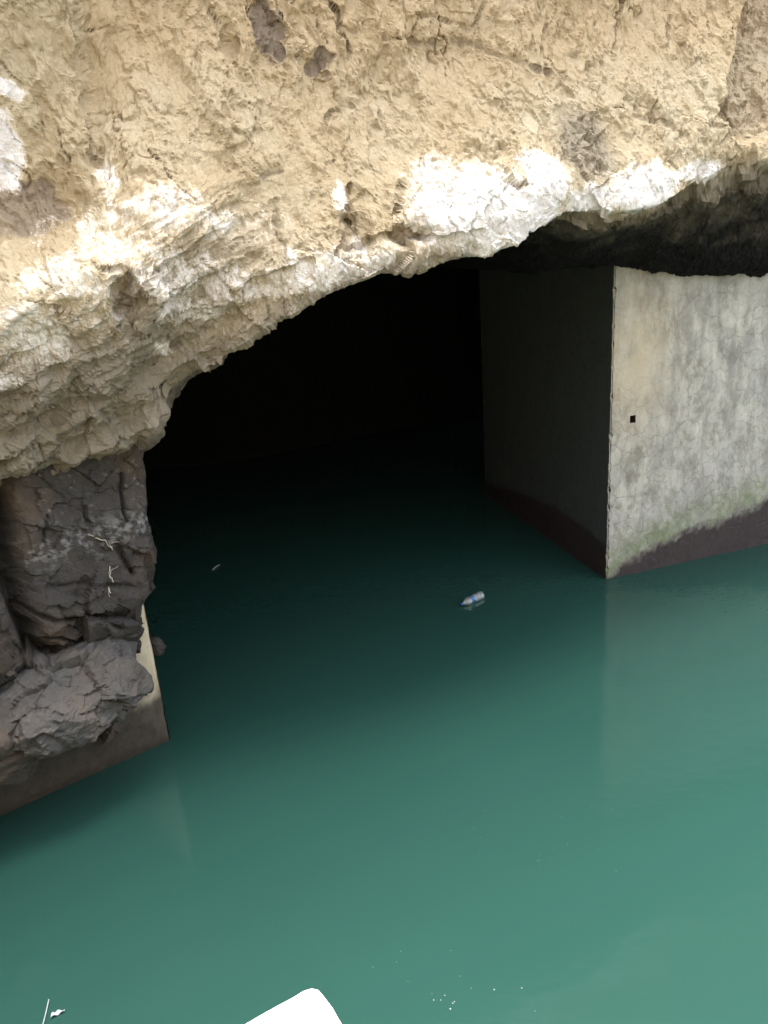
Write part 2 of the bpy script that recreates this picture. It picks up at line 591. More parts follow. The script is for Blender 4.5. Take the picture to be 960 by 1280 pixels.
# recess at the right end of the face
redge = np.array([fpt(x, y) for x, y in [(950, -60), (938, 0), (925, 50), (912, 95), (908, 140), (925, 168), (945, 190)]])
rs = np.interp(Z, redge[::-1, 1], redge[::-1, 0])
rec = sstep(-0.03, 0.10, Sj - rs) * sstep(fpt(940, 186)[1], fpt(930, 150)[1], Z)
NN -= 0.32 * rec
dirt_shade = np.zeros_like(S)
for pts, wd, dp in [([(480, 45), (530, 52), (580, 48), (600, 55), (645, 75), (690, 90), (715, 100), (740, 112), (760, 132), (800, 145), (830, 150), (855, 165)], .035, .045),
                    ([(782, -40), (782, 0), (770, 30), (766, 65)], .018, .07), ([(605, 100), (625, 115), (629, 137)], .014, .04),
                    ([(405, -30), (410, 0), (425, 20), (437, 65)], .014, .05), ([(110, 155), (120, 190), (135, 230)], .018, .05),
                    ([(185, 185), (205, 215), (228, 238), (245, 255)], .016, .05), ([(345, 250), (347, 300)], .02, .06),
                    ([(118, 330), (140, 333), (165, 340), (200, 335)], .018, .06), ([(932, 90), (930, 145), (940, 165), (965, 170)], .03, .08),
                    ([(890, 160), (925, 152)], .015, .04), ([(502, 225), (494, 255), (489, 275)], .022, .08), ([(160, 345), (158, 375), (150, 402)], .035, .13),
                    ([(215, 190), (222, 225)], .012, .03), ([(395, 165), (415, 140), (440, 130)], .02, .035), ([(290, 205), (330, 220), (350, 212)], .012, .03),
                    ([(20, 372), (60, 378), (85, 388)], .014, .04), ([(330, 60), (360, 72), (380, 60)], .014, .03), ([(520, 15), (590, 35), (608, 8)], .016, .035),
                    ([(590, 120), (640, 132)], .012, .02), ([(680, 60), (684, 30)], .014, .03), ([(840, 20), (836, 60)], .014, .03), ([(265, 10), (290, 60)], .012, .03),
                    ([(440, 232), (434, 262)], .02, .05), ([(120, 480), (60, 505), (0, 520)], .02, .05), ([(200, 455), (130, 500), (70, 530)], .016, .04)]:
    P2 = np.array([fpt(*p) for p in pts])
    d = poly_dist(Sj, Zj, P2)
    broken = np.clip(0.7 + 1.1 * fbm(wob, 9.0, 3, 71.0), 0.1, 1.1)
    g = np.exp(-(d / (0.6 * wd)) ** 2) * broken
    NN -= 0.55 * dp * g
    dirt_shade = np.maximum(dirt_shade, 0.62 * np.exp(-(d / (0.42 * wd)) ** 2) * broken)
for cx, cy, rx, ry, dp in [(441, 288, 15, 19, .18), (508, 293, 26, 10, .17), (162, 380, 11, 30, .18), (186, 392, 16, 12, .10), (289, 190, 6, 14, .05), (289, 45, 5, 16, .05), (445, 245, 12, 8, .06), (270, 440, 9, 14, .08), (100, 265, 22, 25, .07)]:
    hol = np.exp(-ell(0.6 * S + 0.4 * Sh, 0.6 * Z + 0.4 * Zh, cx, cy, rx, ry) ** 2.4)
    NN -= 0.8 * dp * hol
    if dp > .15:
        dirt_shade = np.maximum(dirt_shade, 0.55 * hol)  # deep hollows get their shade painted in
spall_shade = np.maximum(1 - sstep(0.8, 1.15, ell(Sh, Zh, 338, 34, 18, 24)), 1 - sstep(0.7, 1.2, ell(Sh, Zh, 398, 76, 14, 7)) * 0.7)
spall_shade = np.maximum(spall_shade, 0.85 * (1 - sstep(0.7, 1.2, ell(Sh, Zh, 27, 254, 42, 34))))
NN -= 0.03 * spall_shade
spall_shade = np.clip(np.maximum(spall_shade, 0.55 * rec), 0, 1)
white = np.zeros_like(S)  # mineral crust, plus two sun-struck spots at the left edge painted white
for cx, cy, rx, ry, a in [(585, 265, 105, 62, .80), (540, 228, 55, 40, .66), (675, 225, 48, 44, .78), (650, 270, 80, 42, .84), (800, 238, 85, 38, .82), (735, 252, 65, 24, .74),
                          (880, 214, 60, 20, .75), (200, 262, 80, 42, 0.58), (275, 278, 70, 28, 0.56), (205, 345, 95, 66, 0.56), (80, 345, 70, 34, 0.60), (35, 420, 70, 50, .62),
                          (120, 395, 80, 44, 0.48), (235, 385, 80, 34, 0.56), (315, 352, 90, 34, .62), (400, 338, 70, 32, .66), (425, 250, 10, 26, .70), (6, 112, 28, 9, 1.0),
                          (6, 192, 22, 46, 1.0), (5, 470, 32, 26, .55), (207, 438, 18, 16, .6), (460, 320, 60, 27, .62), (135, 225, 16, 50, .58), (140, 300, 70, 60, .55)]:
    e = ell(0.5 * (S + Sh), 0.5 * (Z + Zh), cx, cy, rx, ry)
    white = np.maximum(white, a * (1 - sstep(0.25, 1.5, e)))
white = np.maximum(white, 0.40 * (1 - sstep(0.5, 1.2, ell(Sj, Zj, 200, 335, 300, 125))))
white += 0.10
grey = left_amt(S) * (1 - sstep(0.55, 1.15, Q + 0.5 * jit))
grey = np.maximum(grey, 0.75 * (1 - sstep(0.6, 1.2, ell(Sj, Zj, 735, 185, 45, 45))))
grey = np.maximum(grey, 0.8 * left_amt(S - 2.0) * (1 - sstep(0.02, 0.22, Q + jit)))
ochre = (0.25 + 0.75 * sstep(fpt(480, 150)[1], fpt(480, -20)[1], Z + 3 * jit)) * sstep(-0.03, 0.03, S - es + 0.6 * jit) * sstep(0.6, 1.3, Q)

# the underside, running back to the far end of the cave
Bm = np.broadcast_to(b_rows[:, None], (NB, NC))
Su = np.broadcast_to(cols_s[None, :], (NB, NC)).copy()
rgt = sstep(2.9, 3.9, Su)
_cz = np.array([wall_pt(x, y, C0, DF) for x, y in [(770, 331), (800, 340), (850, 347), (905, 347), (960, 343), (1010, 335)]])
s_c0 = C0 @ ES
ceil_z = np.interp(Su - s_c0, _cz[:, 0], _cz[:, 1])
over = np.clip(rim_n(Su) - (C0 @ EN), 0.3, 2.0)
drop = rgt * (ceil_z - H) * (0.25 * sstep(0, .15, Bm) + 0.75 * sstep(0.0, 1.0, Bm / (over + 0.05))) + (1 - rgt) * (0.10 * sstep(0, 1.0, Bm) - 0.25 * sstep(2, 5, Bm))
drop -= left_amt(Su) * 0.25 * sstep(0.0, 0.5, Bm)
Zu = H + drop - 0.06 * sstep(2, 9, Bm)
NU = rim_n(Su) + prof(Su, 0 * Su) - Bm
# back wall down into the water, and a top running back
nbk = 10
Sb = np.broadcast_to(cols_s[None, :], (nbk, NC)).copy()
tb = np.linspace(0.1, 1.0, nbk)[:, None]
Zb = Zu[-1:] * (1 - tb) - 0.6 * tb
Nb = np.broadcast_to(NU[-1:], (nbk, NC)) - 0.15 * np.sin(tb * 3)
ntp = 8
tt = np.linspace(1.0, 0.05, ntp)[:, None]
St = np.broadcast_to(cols_s[None, :], (ntp, NC)).copy()
Zt = Z[:1] + 0.5 * np.sqrt(tt) + 0 * St
Nt = NN[:1] - 9.0 * tt + 0 * St
Sall = np.concatenate([St, S, Su, Sb])
Zall = np.concatenate([Zt, Z, Zu, Zb])
Nall = np.concatenate([Nt, NN, NU, Nb])
P = world(Sall, Nall, Zall)


def ext(a, fill=0.0, under=None):
    u = np.full((NB + nbk, NC), fill) if under is None else under
    return np.concatenate([np.full((ntp, NC), fill), a, u])


dirt_shadeA, spall_shadeA, whiteA, ochreA = ext(dirt_shade), ext(spall_shade), ext(white), ext(ochre)
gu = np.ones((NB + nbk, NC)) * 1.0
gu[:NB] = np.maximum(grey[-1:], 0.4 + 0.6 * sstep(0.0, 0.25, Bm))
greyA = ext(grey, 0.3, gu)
wu = np.zeros((NB + nbk, NC))
wu[:NB] = white[-1:] * (1 - sstep(0.0, 0.12, Bm))
whiteA = ext(white, 0.1, wu)
spu = np.zeros((NB + nbk, NC))  # spall brown reused to paint the underside's shade
spu[:NB] = 0.95 * sstep(0.0, 0.10, Bm + 0.15 * fbm(world(Su, NU, Zu), 4.0, 4, 29.0)) * (0.75 - 0.35 * rgt)
spu[NB:] = 0.9
spall_shadeA = ext(spall_shade, 0.0, spu)
bau = np.ones((NB + nbk, NC))  # underside and back wall coloured near-black for the cave's shade
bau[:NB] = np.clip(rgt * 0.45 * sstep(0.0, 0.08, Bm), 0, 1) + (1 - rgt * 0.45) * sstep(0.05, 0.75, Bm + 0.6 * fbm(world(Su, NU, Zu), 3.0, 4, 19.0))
cave_shadeA = ext(np.zeros((NF, NC)), 0.0, bau)

Nrm = normals(P)
la = left_amt(Sall)
# layered noise: lumps, spalled plates with crisp edges, vertically drawn-out pits, fine grain
lump = fbm(P, 1.1, 4, 5.0)
wv = np.stack([fbm(P, 4, 2, 1.), fbm(P, 4, 2, 2.), fbm(P, 4, 2, 3.)], -1)
Pwp = P + 0.07 * wv
pl1 = fbm(Pwp, (2.6, 2.6, 1.5), 5, 21.0, 0.55)
pl2 = fbm(Pwp, (5.5, 5.5, 2.8), 5, 31.0, 0.55)
pl3 = fbm(Pwp, (12.0, 12.0, 6.0), 4, 41.0, 0.55)
mk = np.clip(0.5 + 1.6 * fbm(P, 1.3, 3, 77.0), 0, 1)
plates = 0.013 * np.tanh(20 * (pl1 - 0.06)) + 0.010 * np.tanh(24 * (pl2 + 0.06)) * mk + 0.012 * np.tanh(24 * (pl2 - 0.20)) + 0.008 * np.tanh(22 * (pl3 - 0.08)) * (0.4 + mk)
strp = np.stack([P[..., 0], P[..., 1], P[..., 2] - 0.42 * Sall], -1)         # bedding climbs towards the right
strata = fbm(strp + 0.05 * wv, (1.3, 1.3, 5.0), 5, 9.0)
strata2 = ridged(strp + 0.05 * wv, (2.0, 2.0, 8.0), 3, 13.0)
crn = perlin(Pwp, (6.5, 6.5, 3.0), 51.0) + 0.35 * perlin(Pwp, (15, 15, 8.0), 52.0)
crease = np.exp(-(crn / 0.055) ** 2) * np.clip(0.2 + 2.0 * fbm(P, 2.4, 3, 88.0), 0, 1)
crn2 = perlin(Pwp, (3.4, 3.4, 1.3), 151.0) + 0.30 * perlin(Pwp, (11, 11, 7.0), 152.0)
crease2 = np.exp(-(crn2 / 0.028) ** 2) * np.clip(3.0 * fbm(P, 1.9, 3, 188.0) - 0.1, 0, 1)
f1b, f2b, facb = worley(P + 0.04 * wv, (3.4, 3.4, 2.8), 8.0, 0.8)
fine = fbm(P, 13.0, 4, 55.0, 0.6)
rdg = ridged(P, (9, 9, 4.5), 4, 61.0)
under_amt = ext(np.zeros((NF, NC)), 0.0, np.concatenate([sstep(0.0, 0.3, Bm), np.ones((nbk, NC))]))
cham = la * ext(1 - sstep(0.8, 1.3, Q), 0.0, np.ones((NB + nbk, NC)))
disp = 0.055 * lump + plates * (1 - 0.3 * cham) + 0.010 * fine - 0.026 * crease - 0.03 * crease2 - 0.012 * np.clip(rdg - 0.35, 0, 1)
disp += cham * (0.060 * np.tanh(6 * strata) + 0.018 * strata2) + (0.008 + 0.025 * cham) * np.clip(facb, -0.8, 0.8)
disp += under_amt * (0.06 * fbm(P, 1.8, 4, 91.0) + 0.02 * strata2 + 0.015 * facb)
lip = ext(np.exp(-(Q / 0.55) ** 2), 0.0, np.concatenate([np.exp(-(Bm / 0.25) ** 2), np.zeros((nbk, NC))]))
_, _, facl = worley(P + 0.06 * wv, (2.6, 2.6, 3.6), 18.0, 1.2)
disp += 0.065 * lip * np.clip(facl, -0.9, 0.9)
disp *= 1 - 0.45 * under_amt * (1 - lip)
disp *= 1 - 0.15 * np.exp(-((Zall - H) / 0.16) ** 2) * ext(np.ones((NF, NC)), 0, np.ones((NB + nbk, NC)))
disp *= 1 - 0.35 * np.clip(whiteA, 0, 1)
shallow = np.maximum(0.45 * crease, 0.55 * crease2)  # creases darkened in colour to stand for their shade
P = P + Nrm * disp[..., None]
dirt_shadeA = np.clip(np.maximum(dirt_shadeA, shallow * (1 - la) * (1 - under_amt)), 0, 1)
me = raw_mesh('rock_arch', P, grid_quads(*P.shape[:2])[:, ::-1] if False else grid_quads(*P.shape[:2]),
              dict(dirt_shade=dirt_shadeA, spall_shade=spall_shadeA, white=whiteA, grey=greyA, ochre=ochreA, cave_shade=cave_shadeA), False)
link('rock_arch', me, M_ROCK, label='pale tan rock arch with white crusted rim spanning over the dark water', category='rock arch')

# ------------------------------------------------------------------ side walls of the cave
def cave_side(pts, name):
    nz, npt = 40, 60
    a = np.array(pts, float)
    t = np.linspace(0, 1, npt)
    seg = np.linspace(0, 1, len(a))
    xx, yy = np.interp(t, seg, a[:, 0]), np.interp(t, seg, a[:, 1])
    zz = np.linspace(6.0, -0.6, nz)
    Pp = np.stack([np.broadcast_to(xx, (nz, npt)), np.broadcast_to(yy, (nz, npt)), np.broadcast_to(zz[:, None], (nz, npt))], -1).copy()
    d = 0.35 * fbm(Pp, 0.7, 5, 4.0)
    Pp = Pp + normals(Pp) * d[..., None]
    z0 = np.zeros(Pp.shape[:2])
    return link(name, raw_mesh(name, Pp, grid_quads(nz, npt), dict(pale=z0, dirt_shade=z0)), M_CAVE, kind='structure')


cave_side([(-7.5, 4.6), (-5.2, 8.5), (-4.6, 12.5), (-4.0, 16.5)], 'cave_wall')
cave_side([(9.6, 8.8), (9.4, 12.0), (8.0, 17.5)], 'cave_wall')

# ------------------------------------------------------------------ unseen bank underfoot, with a cliff added behind to block low sky
def bank_blocker():
    gx_ = np.linspace(-14, 14, 120)
    prof_ = [(1.1, -0.6), (1.0, 0.5), (0.85, 1.4), (0.7, 2.1), (0.4, 2.38), (-0.6, 2.4), (-2.0, 2.42), (-3.2, 2.5), (-3.8, 3.2), (-4.0, 4.5), (-4.2, 6.5), (-4.5, 8.4), (-5.2, 9.2), (-9.0, 9.6)]
    t_ = np.linspace(0, 1, 110)
    sg = np.linspace(0, 1, len(prof_))
    yy_, zz_ = np.interp(t_, sg, [p[0] for p in prof_]), np.interp(t_, sg, [p[1] for p in prof_])
    Pg = np.stack([np.broadcast_to(gx_, (110, 120)), np.broadcast_to(yy_[:, None], (110, 120)), np.broadcast_to(zz_[:, None], (110, 120))], -1).copy()
    Pg[..., 1] += 0.02 * Pg[..., 0] ** 2 * 0
    flat = sstep(2.2, 2.5, Pg[..., 2]) * (1 - sstep(2.55, 3.2, Pg[..., 2]))
    Pg = Pg + normals(Pg) * (0.30 * fbm(Pg, 0.8, 5, 3.0) * (1 - 0.85 * flat))[..., None]
    z_ = np.zeros(Pg.shape[:2])
    link('bank_sky_blocker', raw_mesh('bank_sky_blocker', Pg, grid_quads(110, 120)[:, ::-1], dict(dirt_shade=z_, spall_shade=z_, white=z_, grey=z_ + 0.6, ochre=z_, cave_shade=z_)), M_ROCK, kind='structure')


bank_blocker()

# ------------------------------------------------------------------ concrete pier on the right
pier = empty('concrete_pier', C0, label='tall grey cracked concrete pier standing in the water under the arch', category='pier')
hole_a, hole_z = wall_pt(791, 524, C0, DF)
hw, hh = 0.034, 0.040
ua = np.concatenate([np.arange(0, hole_a - hw - 0.008, 0.018), [hole_a - hw], [hole_a + hw], np.arange(hole_a + hw + 0.016, 5.2, 0.018)])
uz = np.concatenate([np.arange(-0.5, hole_z - hh - 0.008, 0.018), [hole_z - hh], [hole_z + hh], np.arange(hole_z + hh + 0.016, 4.6, 0.018)])
ia = int(np.argmin(abs(ua - (hole_a - hw))))
iz = int(np.argmin(abs(uz - (hole_z - hh))))


def pier_face(ua, uz, D, hole, kind):
    A, Zp = np.meshgrid(ua, uz)
    n = np.array([D[1], -D[0], 0]) if kind == 'front' else np.array([-D[1], D[0], 0])
    base = A[..., None] * D + Zp[..., None] * np.array([0, 0, 1.0])
    W = base + C0
    f = fbm(W, 4.0, 5, 2.0)
    g = fbm(W, 14.0, 4, 6.0)
    if kind == 'front':
        bt = np.interp(A, *np.array([wall_pt(*p, C0, DF) for p in [(764, 716), (790, 697), (830, 676), (862, 660), (900, 650), (925, 640), (945, 630), (962, 620), (1000, 612)]]).T)
        k = fbm(W, (30, 30, 14), 3, 16.0)
        hgt = Zp - bt + 0.10 * f + 0.07 * g + 0.06 * k
        wet = 0.97 * (1 - sstep(-0.10, 0.06, hgt))
        algae = (1 - sstep(0.02, 0.50, hgt + 0.15 * g + 0.12 * k)) * (1 - wet) * np.clip(0.75 + 1.6 * f, 0, 1)
        warm = np.exp(-((A - 0.28) / 0.42) ** 2 - ((Zp - 2.45) / 0.75) ** 2) * np.clip(1.0 + 1.2 * f, 0, 1)
        cracked = np.clip(0.55 + 1.2 * fbm(W, 1.2, 3, 9.0) + 0.45 * (Zp < 2.6), 0.05, 1)
        stain_shade = 0.75 * sstep(2.75, 3.35, Zp + 0.25 * f + 0.1 * g) * 0.35  # faint darkening paints the overhang's shade along the top
        rel = 0.006 * f + 0.004 * g - 0.012 * wet
    else:
        bt = np.interp(A, [0, 1.0, 2.2, 3.3, 6], [0.42, 0.50, 0.40, 0.20, 0.2])
        hgt = Zp - bt + 0.12 * f + 0.05 * g
        wet = 1 - sstep(-0.03, 0.06, hgt)
        algae = 0.3 * (1 - sstep(0.0, 0.5, hgt)) * (1 - wet)
        warm = 0 * A
        cracked = 0 * A + 0.05
        stain_shade = 0.97 + 0 * A  # whole side coloured near-black, its shade painted in
        rel = 0.005 * f + 0.003 * g
    edge_r = 0.018
    # the arris: rounded a little and chipped
    chip = np.clip(fbm(W, 9.0, 4, 12.0) - 0.08, 0, 1) * 0.13
    r = edge_r + chip
    rel = rel * sstep(0, 0.1, A) - np.clip(r - A, 0, 1) ** 2 / np.maximum(r, 1e-3) * 0.55
    base = base + n * rel[..., None]
    at = dict(wet=wet, algae=algae, warm=warm, cracked=cracked, stain_shade=stain_shade)
    return base, at


Bf, at = pier_face(ua, uz, DF, True, 'front')
qd = grid_quads(len(uz), len(ua))
qd = np.delete(qd, iz * (len(ua) - 1) + ia, axis=0)
o = link('front_face', raw_mesh('pier_front', Bf, qd, at), M_PIER, pier)
o['label'] = 'pale face with map cracks and dark wet band at the waterline'
# the square weep hole, a short dark pipe run into the face
nF = np.array([DF[1], -DF[0], 0])
v00 = np.stack([Bf[iz, ia], Bf[iz, ia + 1], Bf[iz + 1, ia + 1], Bf[iz + 1, ia]])
vin = v00 - nF * 0.25
hv = np.concatenate([v00, vin])
hq = np.array([[0, 1, 5, 4], [1, 2, 6, 5], [2, 3, 7, 6], [3, 0, 4, 7], [4, 5, 6, 7]])
z8 = np.zeros(8)
o = link('weep_hole', raw_mesh('weep_hole', hv, hq, dict(wet=z8 + 1, algae=z8, warm=z8, cracked=z8, stain_shade=z8), False), M_PIER, pier)
o['label'] = 'small square drain hole in the pale face'
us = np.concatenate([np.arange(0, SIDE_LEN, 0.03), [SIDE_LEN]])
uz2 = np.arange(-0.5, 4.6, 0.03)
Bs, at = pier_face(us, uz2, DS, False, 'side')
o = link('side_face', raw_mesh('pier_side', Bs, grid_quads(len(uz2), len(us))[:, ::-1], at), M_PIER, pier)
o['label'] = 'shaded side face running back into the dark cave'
# back and far end close the block
pa, pb = DS * SIDE_LEN, DS * SIDE_LEN + DF * 5.1
pc = DF * 5.18
bv = []
for p in (pa, pb, pc):
    for z in (-0.5, 4.55):
        bv.append(p + np.array([0, 0, z]))
bv += [np.array([0.03, 0.03, 4.55])]
bq = np.array([[0, 2, 3, 1], [2, 4, 5, 3], [1, 3, 5, 6]])
z7 = np.zeros(7)
link('back_face', raw_mesh('pier_back', np.array(bv), bq, dict(wet=z7, algae=z7, warm=z7, cracked=z7, stain_shade=z7 + 0.3), False), M_PIER, pier)

# ------------------------------------------------------------------ concrete plinth on the left
L0 = on_water(213, 925)
A_L = math.radians(53.97)
DL = np.array([math.sin(A_L), math.cos(A_L), 0])      # towards the corner; the wall runs to -DL
NL = np.array([DL[1], -DL[0], 0])
DLs = np.array([math.sin(math.radians(-24)), math.cos(math.radians(-24)), 0])
plinth = empty('concrete_plinth', L0, label='stained tan concrete wall in the water beneath the dark rock', category='concrete wall')
ua = np.arange(0, 4.2, 0.018)
uz = np.arange(-0.5, 1.62, 0.018)
A, Zp = np.meshgrid(ua, uz)
base = -A[..., None] * DL + Zp[..., None] * np.array([0, 0, 1.0])
W = base + L0
f, g = fbm(W, 4.0, 5, 2.0), fbm(W, 14.0, 4, 6.0)
chip = np.clip(fbm(W, 8.0, 4, 12.0) - 0.05, 0, 1) * 0.08
r = 0.02 + chip
rel = (0.012 * f + 0.006 * g) * sstep(0, 0.1, A) - np.clip(r - A, 0, 1) ** 2 / r * 0.55
base = base + NL * rel[..., None]
hgt = Zp + 0.25 * f + 0.08 * g
wet = 0.9 * (1 - sstep(0.02, 0.10, Zp + 0.05 * f))
stain_shade = np.clip((1 - sstep(0.30, 0.62, hgt)) * 0.92 + 0.95 * sstep(0.15, 0.6, A + 0.5 * f), 0, 0.97)
zz = 0 * A
link('front_face', raw_mesh('plinth_front', base, grid_quads(len(uz), len(ua))[:, ::-1],
                            dict(wet=wet, stain_shade=stain_shade, algae=0.3 * stain_shade * np.clip(2 * f, 0, 1), warm=0.95 * (1 - stain_shade), cracked=0.2 + zz)), M_PLINTH, plinth)
us = np.arange(0, 6.0, 0.06)
uz2 = np.arange(-0.5, 1.62, 0.06)
A, Zp = np.meshgrid(us, uz2)
base = A[..., None] * DLs + Zp[..., None] * np.array([0, 0, 1.0]) + 0.012 * (-NL - DL) * 0
zz = 0 * A
link('side_face', raw_mesh('plinth_side', base, grid_quads(len(uz2), len(us)),
                           dict(wet=1 - sstep(0.1, 0.3, Zp), stain_shade=0.6 + zz, algae=zz, warm=zz, cracked=zz)), M_PLINTH, plinth)

# ------------------------------------------------------------------ dark rock pillar on the left
ZUP = np.array([0, 0, 1.0])


def lpt(px, py, off):
    """Pixel to (a, z): a runs along DL from the plinth corner (negative to the left), on a plane off metres in front of it."""
    P0 = L0 + NL * off
    d = ray(px, py)
    t = ((P0 - CAM) @ NL) / (d @ NL)
    p = CAM + t * d
    return (p - L0) @ DL, p[2]


pillar = empty('rock_pillar', L0 - DL * 0.8, label='dark brown rock pillar hanging down from the left end of the arch', category='rock pillar')
base_loc = np.array(pillar.location)
SIL = [(202, 500), (190, 548), (181, 572), (182, 620), (185, 660), (187, 690), (186, 725), (181, 748), (179, 775), (177, 800), (181, 830), (178, 850), (168, 878), (160, 900)]
sil = np.array([lpt(x, y, 0.18) for x, y in SIL])
zr = np.arange(3.3, 0.30, -0.0105)
aR = np.interp(zr, sil[::-1, 1], sil[::-1, 0])
bul = np.interp(zr, [0.2, 0.7, 1.0, 1.3, 1.7, 2.1, 2.5, 3.3], [0.05, 0.10, 0.22, 0.36, 0.36, 0.28, 0.22, 0.25])
nc1, nc2, nc3 = 200, 40, 30
rows = []
AL = -3.0
for z, ar, b in zip(zr, aR, bul):
    rr = 0.20
    a1 = np.linspace(AL, ar - rr, nc1)
    # the pillar bends towards the camera on the far left
    w1 = np.full(nc1, b) + 0.08 * np.sin((a1 - ar) * 2.2)
    th = np.linspace(0, math.pi / 2, nc2 + 1)[1:]
    a2 = ar - rr + rr * np.sin(th)
    w2 = b - rr + rr * np.cos(th) + 0.08 * np.sin((a2 - ar) * 2.2)
    a3 = np.full(nc3, ar)
    w3 = np.linspace(b - rr, -0.75, nc3 + 1)[1:]
    a3 = ar - 0.12 * (w3 - (b - rr)) ** 2 * 0 - 0.25 * (b - rr - w3)
    rows.append(np.stack([np.concatenate([a1, a2, a3]), np.concatenate([w1, w2, w3]), np.full(nc1 + nc2 + nc3, z)], -1))
R = np.array(rows)
A, Wn, Zp = R[..., 0], R[..., 1], R[..., 2]
P0w = L0 + A[..., None] * DL + Wn[..., None] * NL + Zp[..., None] * ZUP
Aj = A + 0.05 * fbm(P0w, 5, 3, 3.0)
Zj = Zp + 0.05 * fbm(P0w, 5, 3, 4.0)
dirt_shade = np.zeros_like(A)
dd = np.zeros_like(A)
frontm = sstep(-0.15, 0.05, Wn)
for pts, wd, dp in [([(2, 600), (10, 650), (14, 700), (24, 755), (42, 805), (68, 838)], .065, .28), ([(158, 600), (160, 630), (165, 655)], .014, .05),
                    ([(112, 640), (118, 655)], .014, .04), ([(150, 680), (162, 705), (168, 720)], .020, .07), ([(30, 760), (70, 775), (120, 770), (150, 780)], .018, .05),
                    ([(60, 800), (110, 815), (170, 805)], .016, .05), ([(95, 845), (130, 858), (172, 850)], .03, .10), ([(60, 735), (110, 728), (180, 735)], .02, .025), ([(64, 655), (62, 680)], .012, .03)]:
    pp = np.array([lpt(x, y, 0.30) for x, y in pts])
    d = poly_dist(Aj, Zj, pp)
    gg = np.exp(-(d / wd) ** 2) * frontm
    dd -= dp * gg
    dirt_shade = np.maximum(dirt_shade, (0.95 if dp > .15 else 0.7) * np.exp(-(d / (0.8 * wd)) ** 2) * frontm)  # deep crevice has its shade painted in; thin cracks get dark dirt
Nrm = normals(P0w)
if (Nrm[10, 50] @ NL) < 0:
    Nrm = -Nrm
    flip = True
else:
    flip = False
wv = np.stack([fbm(P0w, 4, 2, 1.), fbm(P0w, 4, 2, 2.), fbm(P0w, 4, 2, 3.)], -1)
f1, f2, fac = worley(P0w + 0.02 * wv, (2.8, 2.8, 2.6), 8.0, 1.5)
f1s, f2s, facs = worley(P0w + 0.008 * wv, (8, 8, 7.0), 2.0, 1.5)
low = 1 - sstep(1.3, 2.0, Zp)
seam = np.exp(-((f2 - f1) / 0.035) ** 2) * np.clip(0.2 + 1.6 * fbm(P0w, 3, 3, 33.0), 0, 1)
disp = dd + 0.05 * fbm(P0w, 2.2, 4, 15.0) + (0.022 + 0.05 * low) * fac + (0.014 + 0.016 * low) * facs + 0.012 * fbm(P0w, 14, 4, 5.0, 0.6) - 0.018 * seam
dirt_shade = np.maximum(dirt_shade, 0.5 * seam * frontm)
disp = disp * np.where(Wn < -0.3, 0.5, 1.0)
Pw = P0w + Nrm * disp[..., None]
zmid = lpt(100, 680, .3)[1]
pale = np.exp(-((Zj - zmid) / 0.12) ** 2) * np.clip(2.2 * fbm(P0w, 22, 4, 7.0, 0.65) + 0.9 * fbm(P0w, 5, 2, 8.0), 0, 0.55) * sstep(-1.1, -0.7, A)
pale = np.maximum(pale, 0.6 * np.clip(fbm(P0w, 30, 3, 17.0) - 0.28, 0, 1) * 2.5 * sstep(2.0, 2.3, Zp))
qd = grid_quads(*A.shape)
link('column', raw_mesh('pillar_column', Pw - base_loc, qd[:, ::-1] if flip else qd, dict(pale=pale, dirt_shade=dirt_shade), False), M_PILLAR, pillar)


# faceted rock: support planes cut a rough polyhedron, then fine noise
def boulder_mesh(name, centre, axes, radii, seed, nplanes=26, sub=6, rough=0.03, fr=3.0, topdark=None):
    import bmesh
    bm = bmesh.new()
    bmesh.ops.create_icosphere(bm, subdivisions=sub, radius=1.0)
    D = np.array([v.co[:] for v in bm.verts])
    T = np.array([[l.vert.index for l in fc.loops] for fc in bm.faces])
    bm.free()
    rg = np.random.RandomState(seed)
    pn = rg.normal(size=(nplanes, 3))
    pn /= np.linalg.norm(pn, axis=1)[:, None]
    pdist = rg.uniform(0.78, 1.0, nplanes)
    dots = D @ pn.T
    rad = np.where(dots > 0.15, pdist[None] / np.maximum(dots, 0.15), 9.0)
    k = 60.0
    rr = -np.log(np.exp(-k * np.minimum(rad, 2.0)).sum(1)) / k
    rr = np.minimum(rr, 1.15)
    Lc = D * rr[:, None] * np.array(radii)
    ax = np.array(axes)
    Wp = Lc @ ax + centre
    n = D / np.array(radii)
    n = (n / np.linalg.norm(n, axis=1)[:, None]) @ ax
    g1, g2, fac = worley(Wp + 0.02 * fbm(Wp, 8, 2, 1.0)[:, None], fr, 3.0, 1.1)
    _, _, fac2 = worley(Wp, fr * 2.7, 5.0, 1.0)
    d = rough * (0.7 * fbm(Wp, fr * 1.2, 5, seed) + 0.9 * fac + 0.35 * fac2 + 0.25 * fbm(Wp, fr * 6, 3, seed + 3) - 0.5 * np.exp(-((g2 - g1) / 0.05) ** 2))
    return Wp + n * d[:, None], T


